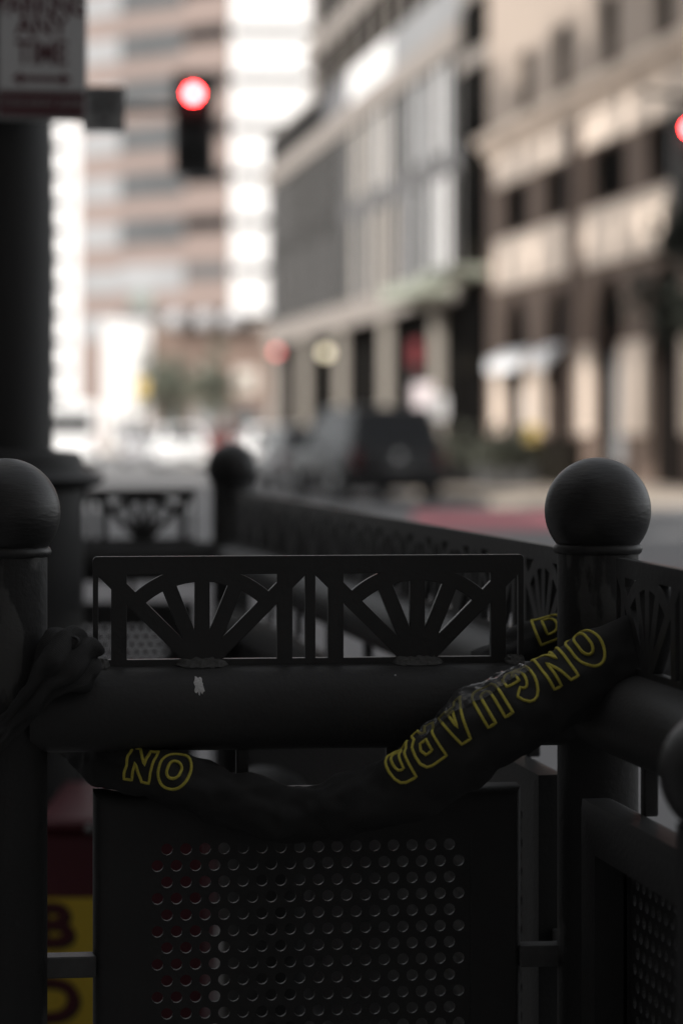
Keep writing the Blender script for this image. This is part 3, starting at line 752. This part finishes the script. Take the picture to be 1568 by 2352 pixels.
# white van at the left
pv = P(150, 985, 72)
vn = empty('delivery_van', (pv.x, 72, 0), STREET, 'white delivery van in bright sun right beside the dark lamp column', 'van')
MB().prism([(0.0, 0.35), (5.2, 0.35), (5.25, 1.0), (4.5, 1.25), (3.9, 2.05), (3.5, 2.2), (0.05, 2.2)], 'x', -0.98, 0.98).build('body', 'car_white', vn)
MB().box(-0.80, 0.80, -0.012, 0.0, 1.30, 1.85).build('rear_window', 'car_glass', vn)
for s_ in (-1, 1):
    MB().box(min(s_*0.80, s_*0.95), max(s_*0.80, s_*0.95), -0.015, 0.0, 0.8, 1.15).build('tail_light', 'tail_lamp', vn)
    for y in (0.9, 4.2):
        wl = MB().lathe([(0.28, -0.11), (0.34, -0.09), (0.34, 0.09), (0.28, 0.11)], 24).build('wheel', 'tyre', vn, 40); wl.location = (s_*0.90, y, 0.34); wl.rotation_euler.y = R(90)
MB().bbox(-0.97, 0.97, -0.08, 0.0, 0.35, 0.55, 0.02).build('bumper', 'tyre', vn)

# ------------------------------------------------------------------ the tan shop building on the right (arches, cornice)
def bld(name, lx, ly, label, cat='building'):
    return empty(name, S(lx, ly, 0.13), STREET, label, cat)
Z0 = 0.13
t = bld('tan_building', 15.7, 45.0, 'tan stone building with arched shop fronts and a long cornice on the right')
LB = 24.0; bay = 4.75
arches = [20.6 - i * bay for i in range(5)]
def arch_poly(yc, w_, h, z0=0.0, n=14):
    r_ = w_ / 2
    return [(yc - r_, z0), (yc - r_, h - r_)] + [(yc - r_*math.cos(math.pi*i/n), h - r_ + r_*math.sin(math.pi*i/n)) for i in range(1, n)] + [(yc + r_, h - r_), (yc + r_, z0)]
def wall_with_holes(y0, y1, z0, z1, holes, depth, name, m, parent):
    cu = bpy.data.curves.new('tmp', 'CURVE'); cu.dimensions = '2D'; cu.fill_mode = 'BOTH'; cu.extrude = depth / 2
    for pts in [[(y0, z0), (y1, z0), (y1, z1), (y0, z1)]] + holes:
        sp = cu.splines.new('POLY'); sp.points.add(len(pts)-1); sp.use_cyclic_u = True
        for q_, (x, y) in zip(sp.points, pts): q_.co = (x, y, 0, 1)
    ob = bpy.data.objects.new('tmp', cu); COL.objects.link(ob)
    me = bpy.data.meshes.new_from_object(ob.evaluated_get(bpy.context.evaluated_depsgraph_get())); bpy.data.objects.remove(ob)
    me.transform(Matrix(((0, 0, 1, depth/2), (1, 0, 0, 0), (0, 1, 0, 0), (0, 0, 0, 1))))
    me.name = name; me.materials.clear(); me.materials.append(M[m])
    o = bpy.data.objects.new(name, me); COL.objects.link(o); o.parent = parent; return o
holes = []
for yc in arches: holes.append(arch_poly(yc, 2.7, 5.0, 0.02))
for yc in arches: holes.append([(yc - 1.5, 6.75), (yc + 1.5, 6.75), (yc + 1.5, 8.1), (yc - 1.5, 8.1)])
UPW = [2.1, 6.6, 11.0, 15.4, 19.5]
for yc in UPW: holes.append([(yc - 0.72, 9.9), (yc + 0.72, 9.9), (yc + 0.72, 11.65), (yc - 0.72, 11.65)])
lowh = [h for h in holes if h[0][1] < 9]; uph = [h for h in holes if h[0][1] > 9]
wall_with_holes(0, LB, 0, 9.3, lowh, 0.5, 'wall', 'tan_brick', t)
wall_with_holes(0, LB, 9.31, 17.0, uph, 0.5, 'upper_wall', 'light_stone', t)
MB().box(0.52, 14, 0.02, LB - 0.02, 0.0, 16.9).build('inner_wall', 'brown_frame', t)
MB().box(-0.20, 14.2, -0.1, LB + 0.1, 17.0, 17.5).build('roof', 'cream_stone', t)
b = MB(); b.prism([(0.0, 9.05), (-0.12, 9.15), (-0.16, 9.35), (-0.42, 9.45), (-0.48, 9.70), (0.0, 9.78)], 'y', -0.1, LB + 0.0)
b.build('cornice', 'cream_stone', t)
for yc in arches:
    MB().prism([(yc - 2.33, 5.25), (yc + 2.33, 5.25), (yc + 2.33, 6.66), (yc - 2.33, 6.66)], 'x', -0.06, -0.003).build('spandrel', 'cream_stone', t)
    MB().prism([(yc - 2.33, 8.18), (yc + 2.33, 8.18), (yc + 2.33, 9.04), (yc - 2.33, 9.04)], 'x', -0.06, -0.003).build('spandrel', 'cream_stone', t)
    sh = MB().prism(arch_poly(yc, 2.68, 4.98, 0.03), 'x', 0.16, 0.22).build('shop_window', 'glass_black', t)
    MB().box(0.10, 0.158, yc - 1.33, yc + 1.33, 3.35, 3.55).box(0.10, 0.158, yc - 0.06, yc + 0.06, 0.05, 3.3).build('frame', 'brown_frame', sh)
    for s_ in (-1, 1):
        MB().box(-0.10, -0.003, yc + s_*1.87 - 0.5, yc + s_*1.87 + 0.5, 1.15, 3.3).build('stone_panel', 'cream_stone', t)
    wn = MB().box(0.15, 0.20, yc - 1.5, yc + 1.5, 6.75, 8.1).build('window', 'brown_frame', t)
    MB().box(0.12, 0.149, yc - 1.4, yc - 0.06, 6.85, 8.0).box(0.12, 0.149, yc + 0.06, yc + 1.4, 6.85, 8.0).build('pane', 'glass_black', wn)
for yc in UPW:
    wn = MB().box(0.17, 0.22, yc - 0.72, yc + 0.72, 9.9, 11.65).build('window', 'brown_frame', t)
    MB().box(0.14, 0.169, yc - 0.64, yc + 0.64, 9.96, 11.58).build('pane', 'glass_black', wn)
    MB().box(-0.06, -0.003, yc - 0.9, yc + 0.9, 9.79, 9.895).build('sill', 'cream_stone', t)
MB().box(-0.10, -0.003, 13.3, 14.6, 0.0, 9.0).build('pilaster', 'tan_brick', t)
MB().tube([(-0.14, 13.95, 0.2), (-0.14, 13.95, 9.0)], 0.10, 14).build('drainpipe', 'brown_pipe', t, 40)
# shop fittings
MB().prism([(-0.55, 2.85), (-0.11, 3.35), (-0.11, 3.45), (-0.56, 3.2)], 'y', 18.2, 21.7).build('awning', 'awning_white', t)
MB().prism([(-0.55, 2.85), (-0.11, 3.35), (-0.11, 3.45), (-0.56, 3.2)], 'y', 15.0, 16.8).build('awning', 'awning_white', t)
MB().box(0.12, 0.158, arches[0] - 0.9, arches[0] - 0.1, 0.5, 2.4).build('pale_display', 'glass_pale', t)  # flat pale panel in the shop window
MB().box(0.12, 0.158, arches[2] - 1.1, arches[2] + 0.2, 0.4, 3.1).build('pale_display', 'glass_pale', t)

# ------------------------------------------------------------------ narrow dark glass building
d_ = bld('dark_building', 15.7, 69.05, 'narrow black glass building between the tan shops and the finned building')
MB().box(0.06, 14, 0.0, 3.9, 0, 14.2).build('wall', 'bronze', d_)
for z0, z1 in ((0.3, 3.0), (3.5, 5.6), (7.0, 9.2), (9.5, 12.0), (12.8, 14.0)):
    wn = MB().box(0.0, 0.058, 0.25, 3.7, z0, z1).build('window', 'glass_black', d_)
MB().box(-0.10, 0.05, 0.0, 3.9, 12.15, 12.6).build('band', 'beige_stone', d_)
MB().box(-1.2, 0.05, 0.0, 3.9, 5.75, 6.05).build('canopy', 'green_canopy', d_)
MB().box(-0.05, 14.05, 0.0, 3.9, 14.2, 14.5).build('roof', 'beige_stone', d_)

# ------------------------------------------------------------------ finned stone and glass building
f_ = bld('finned_building', 15.7, 73.0, 'stone and glass building with vertical fins over a row of pale columns')
LF = 45.0
LU = 32.0
MB().box(0.85, 18, 0.02, LF, 0, 5.6).build('ground_floor', 'glass_black', f_)
MB().box(0.16, 0.84, LF - 0.4, LF, 0, 5.6).build('arcade_end', 'beige_stone', f_)
MB().box(0.16, 18, 0.02, LF, 5.62, 15.4).build('wall', 'beige_stone', f_)
MB().box(0.16, 18, 0.02, LU, 15.42, 30).build('upper_wall', 'beige_stone', f_)
MB().box(-0.02, 0.158, 0.0, LF, 5.3, 6.25).build('stone_band', 'beige_stone', f_)
MB().box(-0.10, 0.158, 0.0, LF, 13.0, 13.95).build('stone_band', 'beige_stone', f_)
MB().box(-0.05, 0.158, 0.0, LU, 17.2, 18.0).build('stone_band', 'beige_stone', f_)
MB().box(-0.05, 0.158, 0.0, LU, 22.0, 22.8).build('stone_band', 'beige_stone', f_)
MB().box(-0.3, 18.2, -0.1, LU + 0.2, 30.0, 30.6).build('roof', 'beige_stone', f_)
MB().box(0.1, 18.2, LU + 0.25, LF + 0.1, 15.42, 15.7).build('terrace_roof', 'beige_stone', f_)
for y in (4.2, 13.4, 23.4, 33.5, 43.5):
    MB().bbox(0.0, 0.36, y - 0.25, y + 0.25, 0, 5.29, 0.03).build('column', 'column_stone', f_)
nb = 34; bw = LF / nb
UPSEQ = ['glass_black', 'reflection_pale', 'white_stone', 'glass_mid', 'reflection_pale', 'reflection_pale', 'glass_dark', 'glass_pale', 'glass_grey', 'pane_cream', 'white_stone', 'pane_cream', 'glass_mid', 'pane_cream', 'pane_cream', 'glass_mid', 'glass_grey']  # pane colours per bay painted as reflections in the glass
LOSEQ = ['glass_black', 'white_stone', 'white_stone', 'reflection_pale', 'glass_dark', 'reflection_pale', 'glass_mid', 'glass_mid', 'pane_cream', 'glass_dark', 'pane_cream', 'pane_cream', 'glass_grey', 'glass_mid', 'pane_cream', 'glass_grey', 'glass_grey']; rnd = random.Random(3)
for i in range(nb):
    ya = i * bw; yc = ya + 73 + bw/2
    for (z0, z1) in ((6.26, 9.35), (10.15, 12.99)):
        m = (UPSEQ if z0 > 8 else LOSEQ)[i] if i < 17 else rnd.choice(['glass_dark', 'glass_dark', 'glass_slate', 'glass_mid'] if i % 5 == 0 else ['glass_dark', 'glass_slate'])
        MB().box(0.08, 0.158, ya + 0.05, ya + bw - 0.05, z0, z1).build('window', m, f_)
    MB().box(0.06, 0.158, ya + 0.06, ya + bw - 0.06, 9.352, 10.148).build('spandrel', 'glass_dark' if yc > 95 else 'glass_mid', f_)
    MB().box(-0.02, 0.158, ya - 0.10, ya + 0.10, 6.252, 12.998).build('fin', 'steel_fin', f_)
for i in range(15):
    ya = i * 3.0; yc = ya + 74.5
    m = 'glass_dark' if yc > 99 else ('glass_mid' if yc > 94 else ('white_stone' if yc > 86 else 'glass_pale'))  # pale strips stand for reflections, put into the pane colour
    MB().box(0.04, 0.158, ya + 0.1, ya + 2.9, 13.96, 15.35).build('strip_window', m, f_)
    if ya + 3 > LU: continue
    MB().box(0.10, 0.158, ya + 0.45, ya + 2.55, 15.5, 17.1).build('upper_window', 'glass_black' if i % 3 != 1 else 'bronze', f_)
    MB().box(0.10, 0.158, ya + 0.4, ya + 2.6, 18.3, 21.5).build('upper_window', 'glass_dark', f_)
    MB().box(0.10, 0.158, ya + 0.4, ya + 2.6, 23.3, 26.5).build('upper_window', 'glass_dark', f_)
MB().box(-1.1, -0.022, 1.0, 7.5, 5.5, 6.0).build('canopy', 'green_canopy', f_)

# ------------------------------------------------------------------ banded pink building at the end of the street
C0 = Vector((-8.46, 185.0, 0))
pk = empty('banded_building', C0, 0, 'tall pink building with grey ribbon windows and a white corner at the street end')
tag(pk, cat='building')
dl = Vector((-0.819, 0.574, 0)); nl = Vector((-0.574, -0.819, 0))
def strip(d, n, t0, t1, z0, z1, dep0, dep1, name, m, parent):     # slab along direction d, from depth dep0 to dep1 along the outward normal n
    q = [d*t0 + n*dep0, d*t1 + n*dep0, d*t1 + n*dep1, d*t0 + n*dep1]
    return MB().prism([(p.x, p.y) for p in q], 'z', z0, z1).build(name, m, parent)
strip(dl, nl, 0, 15.4, 0, 46, -14, 0, 'wall', 'pink_stone', pk)
MB().prism([(0.0, 0.05), (10.5, 0.6), (10.5, 16), (0.5, 16)], 'z', 0, 46).build('white_wall', 'white_stone', pk)
for k in range(-3, 8):
    z0 = 30.5 - 3.66 * k; z1 = z0 + 2.15
    if z0 < 8: continue
    strip(dl, nl, 4.6, 11.0, z0, z1, -0.3, 0.05, 'ribbon_window', 'glass_pale' if k == 5 else 'glass_grey', pk)
    strip(dl, nl, 11.05, 15.2, z0 - 0.05, z1 - 0.3, -0.3, 0.05, 'ribbon_window', 'glass_pale', pk)
    strip(dl, nl, 0.2, 4.5, z0 + 0.75, z1 - 0.1, -0.3, 0.05, 'corner_window', 'glass_dark' if k != 5 else 'glass_grey', pk)
    dw = Vector((1, 0.052, 0)).normalized(); nw = Vector((0.052, -1, 0)).normalized()
    strip(dw, nw, 0.15, 6.0 if k < 3 else 3.0, z0 + 1.1, z0 + 1.65, -0.05, 0.12, 'slit_window', 'glass_dark', pk)
strip(dl, nl, 0, 15.6, 46, 47, -14, 0.2, 'roof', 'pink_stone', pk)
# bright far white building on the left
wb = empty('white_tower', (P(60, 985, 250).x, 250, 0), 0, 'bright white tower block far off, just right of the dark lamp column', 'building')
MB().box(0, 12, 0, 12, 0, 62).build('wall', 'white_stone', wb)
for k in range(20): MB().box(0.6, 4.3, -0.03, 0.3, 4.0 + 2.88 * k, 5.2 + 2.88 * k).build('window', 'glass_dark', wb)
MB().box(-0.2, 12.2, -0.2, 12.2, 62, 62.8).build('roof', 'white_stone', wb)

# ------------------------------------------------------------------ low brown shop at its foot
q0 = P(345, 985, 150)
ls = empty('low_shop', (q0.x, 150, 0), R(4), 'low brown shop building with white round lamps at the foot of the pink building', 'building')
MB().box(0, 9.5, 0, 9, 0, 7.6).build('wall', 'brown_brick', ls)
MB().box(-0.1, 9.6, -0.1, 9.1, 7.6, 8.0).build('roof', 'beige_stone', ls)
for i in range(4): MB().box(0.4 + i*2.3, 2.2 + i*2.3, -0.05, 0.2, 0.3, 2.8).build('window', 'glass_pale' if i % 2 else 'glass_grey', ls)
for i in range(4): MB().box(0.6 + i*2.3, 2.0 + i*2.3, -0.05, 0.2, 3.6, 5.2).build('window', 'glass_dark' if i in (0, 3) else 'pane_cream', ls)
for i, x in enumerate((405, 470, 530)):
    p = P(x, 735, 149.6)
    o = MB().lathe([(0.05, -0.62), (0.45, -0.46), (0.63, 0), (0.45, 0.46), (0.05, 0.62)], 16).build('globe_lamp', 'lamp_white', ls, 60)
    o.location = (p.x - q0.x, -0.9, p.z)
    MB().box(-0.04, 0.04, 0.0, 0.95, 0.55, 0.63).build('arm', 'bronze', o)
# pale corner block catching full sun
pb = empty('pale_block', (P(238, 985, 160).x, 160, 0), R(4), 'sunlit cream building front left of the low brown shop', 'building')
MB().box(0, 3.2, 0, 8, 0, 8.2).build('wall', 'white_stone', pb)
MB().box(-0.15, 3.35, -0.15, 8.1, 8.2, 8.6).build('roof', 'white_stone', pb)
MB().box(0.5, 2.7, -0.04, 0.1, 0.2, 2.2).build('window', 'glass_pale', pb)
for x in (185, 212):
    pass

# ------------------------------------------------------------------ added slotted screen across the street, out of view: shades the corner and lets slots of sun through
af = empty('sun_slot_screen', S(-14.6, -30, 0.12), STREET, 'added slotted concrete screen shaping the sun, on the left side of the street, outside the picture', 'building')
LA = 75.5
MB().box(-0.5, 0.5, 0, LA, 0, 17.8).build('wall', 'concrete', af)
ztop = 35.0
for z0, z1 in ((26.4, 28.35), (29.9, 31.1), (32.6, 33.9)):
    MB().box(-0.4, 0.4, 0, LA, z0, z1).build('slot_bar', 'concrete', af)
for y in (74.9, 63.2, 53.0, 43.0): MB().box(-0.35, 0.35, y - 0.5, y + 0.5, 17.8, 32.6).build('slot_post', 'concrete', af)
rd = random.Random(11)
for z0, z1 in ((17.8, 26.4), (28.35, 29.9), (31.1, 32.6), (33.9, 35.0)):
    y = 62.0 if z0 > 33 else 23.0
    while y < LA - 1.5:
        wd = rd.uniform(0.5, 1.6); hh = (z1 - z0) * rd.uniform(0.15, 0.8 if z0 > 18 else 0.3)
        MB().box(-0.3, 0.3, y, min(y + wd, LA), z0, z0 + hh).build('screen', 'concrete', af)
        if rd.random() < 0.55:
            MB().box(-0.25, 0.25, y + 0.4, min(y + 0.4 + wd * 0.6, LA), z1 - (z1 - z0) * rd.uniform(0.12, 0.42), z1).build('screen', 'concrete', af)
        y += wd + rd.uniform(0.3, 1.5)
MB().box(-0.45, 0.45, 0, 60.5, 33.9, 44.0).build('tall_blocker', 'concrete', af)
MB().box(-0.35, 0.35, 0, 22, 17.8, 32.6).build('slot_post', 'concrete', af)

bb = empty('rear_blocker', S(-13.5, -24, 0.12), STREET, 'added pale light-shaping block on the near pavement behind the viewpoint, outside the picture', 'building')  # added unseen block: cuts the sky, bounces light onto the railing
MB().box(0, 44, 0, 17, 0, 30).build('wall', 'bounce_pale', bb)
MB().box(0, 10.2, 17.06, 27.0, 0, 30).build('side_blocker', 'blocker_dark', bb)  # added dark block against light from the left
MB().box(-0.2, 44.2, -0.2, 17.2, 30, 30.6).build('roof', 'concrete', bb)
for i in range(10):
    for k in range(8): MB().box(1.6 + i*4.3, 3.6 + i*4.3, 16.9, 17.04, 1.2 + k*3.6, 3.4 + k*3.6).build('window', 'glass_black', bb)

# ------------------------------------------------------------------ trees and small street things
def tree(name, loc, h, cr, label, leafm, nleaf, seed, squash=1.0, lsz=0.22, cz=0.72):
    rn = random.Random(seed); r = empty(name, loc, rn.random()*6, label, 'tree', 'street trees')
    b = MB(); b.tube([(0, 0, 0), (0.05, 0.02, h*0.3), (-0.04, 0.05, h*0.55), (0.02, 0, h*0.85)], [h*0.028, h*0.022, h*0.016, h*0.005], 10)
    tips = []
    for i in range(9):
        a = rn.random()*6.28; z = h*(0.35 + 0.4*rn.random()); rr = cr*(0.5 + 0.4*rn.random())
        e = Vector((math.cos(a)*rr, math.sin(a)*rr, min(h*0.95, z + rr*0.7))); tips.append(e)
        b.tube([(0, 0, z), tuple(e*0.5 + Vector((0, 0, z*0.5))), tuple(e)], [h*0.010, h*0.007, h*0.003], 6)
    b.build('trunk', 'bark', r, 40)
    cl = MB(); cents = tips + [Vector((rn.gauss(0, cr*0.45), rn.gauss(0, cr*0.45), h*cz + rn.gauss(0, cr*0.45*squash))) for _ in range(14)]
    for i in range(nleaf):
        c = rn.choice(cents); p = c + Vector((rn.gauss(0, cr*0.2), rn.gauss(0, cr*0.2), rn.gauss(0, cr*0.18)))
        s_ = lsz*(0.6 + 0.8*rn.random()); n = Vector((rn.gauss(0, 1), rn.gauss(0, 1), rn.gauss(0, 1))).normalized(); a = n.orthogonal().normalized(); d = n.cross(a)
        cl.add([p - a*s_*0.5, p + d*s_*0.32 + n*s_*0.06, p + a*s_*0.5, p - d*s_*0.32 + n*s_*0.06], [(0, 1, 2, 3)])
    cl.build('crown', leafm, r, fix=False)
    return r
tree('street_tree', (P(1640, 985, 46).x, 46, 0.13), 7.0, 1.15, 'leafy dark street tree at the right edge in front of the tan building', 'leaf', 2600, 5)
tree('street_tree', (P(372, 985, 130).x, 130, 0.1), 5.2, 1.6, 'small grey green tree in front of the low brown shop, farther left', 'leaf_pale', 1200, 8, lsz=0.3)
tree('street_tree', (P(490, 985, 126).x, 126, 0.1), 5.0, 1.3, 'small grey green tree beside the low brown shop, nearer the white corner', 'leaf_pale', 1200, 9, lsz=0.3)
def lamp(name, x, y, Y, rad, m, label, group=None):
    p = P(x, y, Y); r = empty(name, (p.x, Y, 0.12), 0, label, 'street lamp')
    MB().lathe([(0.12, 0), (0.07, 0.4), (0.05, p.z - 0.12 - rad)], 14).build('pole', 'bronze', r, 40)
    prof = [(rad*math.sin(math.pi*i/12) + 0.002, p.z - 0.12 - rad*math.cos(math.pi*i/12)) for i in range(13)]
    MB().lathe(prof, 24).build('lamp_globe', m, r, 60)
lamp('globe_lamp', 748, 810, 70, 0.15, 'globe', 'street lamp with a warm glowing globe before the dark shop front')
# far red signal
fs_ = empty('far_signal', (P(635, 985, 104).x, 104, 0.12), 0, 'small distant red traffic signal left of the pale columns', 'traffic light')
zf = P(0, 808, 104).z - 0.12
MB().lathe([(0.1, 0), (0.07, zf - 0.3)], 12).build('pole', 'steel_fin', fs_, 40)
MB().bbox(-0.18, 0.18, -0.1, 0.1, zf - 0.75, zf + 0.25, 0.02).build('signal_head', 'steel_fin', fs_)
mat('faint_red', (0.5, 0.06, 0.06), 0.4, emit=(1, 0.3, 0.27), estr=1.3)
o = MB().lathe([(0.16, 0), (0.1, 0.03), (0.001, 0.04)], 18).build('red_lens', 'faint_red', fs_, 60); o.location = (0, -0.101, zf); o.rotation_euler.x = R(90)
def board(name, x, y, Y, w_, h_, m, label, cat='sign'):
    p = P(x, y, Y); r = empty(name, (p.x, Y, 0.12), 0, label, cat)
    z = p.z - 0.12
    MB().lathe([(0.05, 0), (0.04, z - h_/2)], 12).build('pole', 'steel_fin', r, 40)
    MB().bbox(-w_/2, w_/2, -0.04, 0.04, z - h_/2, z + h_/2, 0.01).build('board', m, r)
board('street_sign', 325, 690, 120, 1.0, 0.9, 'green_sign', 'pale green square street sign far off before the pink building')
board('street_sign', 322, 890, 110, 0.6, 0.8, 'yellow_sign', 'small yellow sign far off beside the cream building front')
board('hanging_banner', 955, 812, 74, 0.40, 0.8, 'banner_red', 'red banner on a pole before the pale columns')
board('poster_board', 972, 915, 73, 0.6, 0.9, 'poster', 'pale pink poster board under the red banner', 'poster')
board('street_sign', 1003, 935, 71, 0.55, 0.7, 'awning_white', 'small bluish white sign right of the pink poster board')
board('street_sign', 1222, 1003, 52, 0.32, 0.5, 'yellow_sign', 'small yellow sign standing before the tan building arches')
# planters with shrubs along the far pavement
def planter(x, Y, w_, h_, label, leaves=True, m='leaf_light'):
    p = P(x, 985, Y); r = empty('planter', (p.x, Y, 0.13), STREET, label, 'planter', 'planters on the far pavement')
    MB().bbox(-w_/2, w_/2, -0.3, 0.3, 0, h_, 0.03).build('tub', 'planter', r)
    if leaves:
        rn = random.Random(int(x)); cl = MB()
        for i in range(500):
            q_ = Vector((rn.uniform(-w_/2, w_/2), rn.gauss(0, 0.2), h_ + abs(rn.gauss(0, 0.28)))); n = Vector((rn.gauss(0, 1), rn.gauss(0, 1), rn.gauss(0, 1))).normalized(); a = n.orthogonal(); d = n.cross(a); s_ = 0.13
            cl.add([q_ - a*s_, q_ + d*s_*0.5, q_ + a*s_, q_ - d*s_*0.5], [(0, 1, 2, 3)])
        cl.build('shrub', m, r, fix=False)
planter(1085, 54, 1.6, 0.45, 'planter with yellowish shrubs at the foot of the black glass building')
planter(1160, 52, 1.2, 0.5, 'planter with yellowish shrubs left of the small yellow sign')
fe = empty('iron_fence', S(12.6, 47.0, 0.13), STREET, 'low black iron fence on the pavement before the tan building', 'fence')
for i in range(5): MB().box(-0.03, 0.03, i*1.2 - 0.03, i*1.2 + 0.03, 0, 1.15).build('fence_post', 'bronze', fe)
b = MB()
for i in range(40): b.box(-0.012, 0.012, 0.06 + i*0.119, 0.085 + i*0.119, 0.12, 1.05)
b.build('bars', 'bronze', fe)
MB().box(-0.02, 0.02, 0.03, 4.77, 1.05, 1.09).box(-0.02, 0.02, 0.03, 4.77, 0.08, 0.12).build('rails', 'bronze', fe)
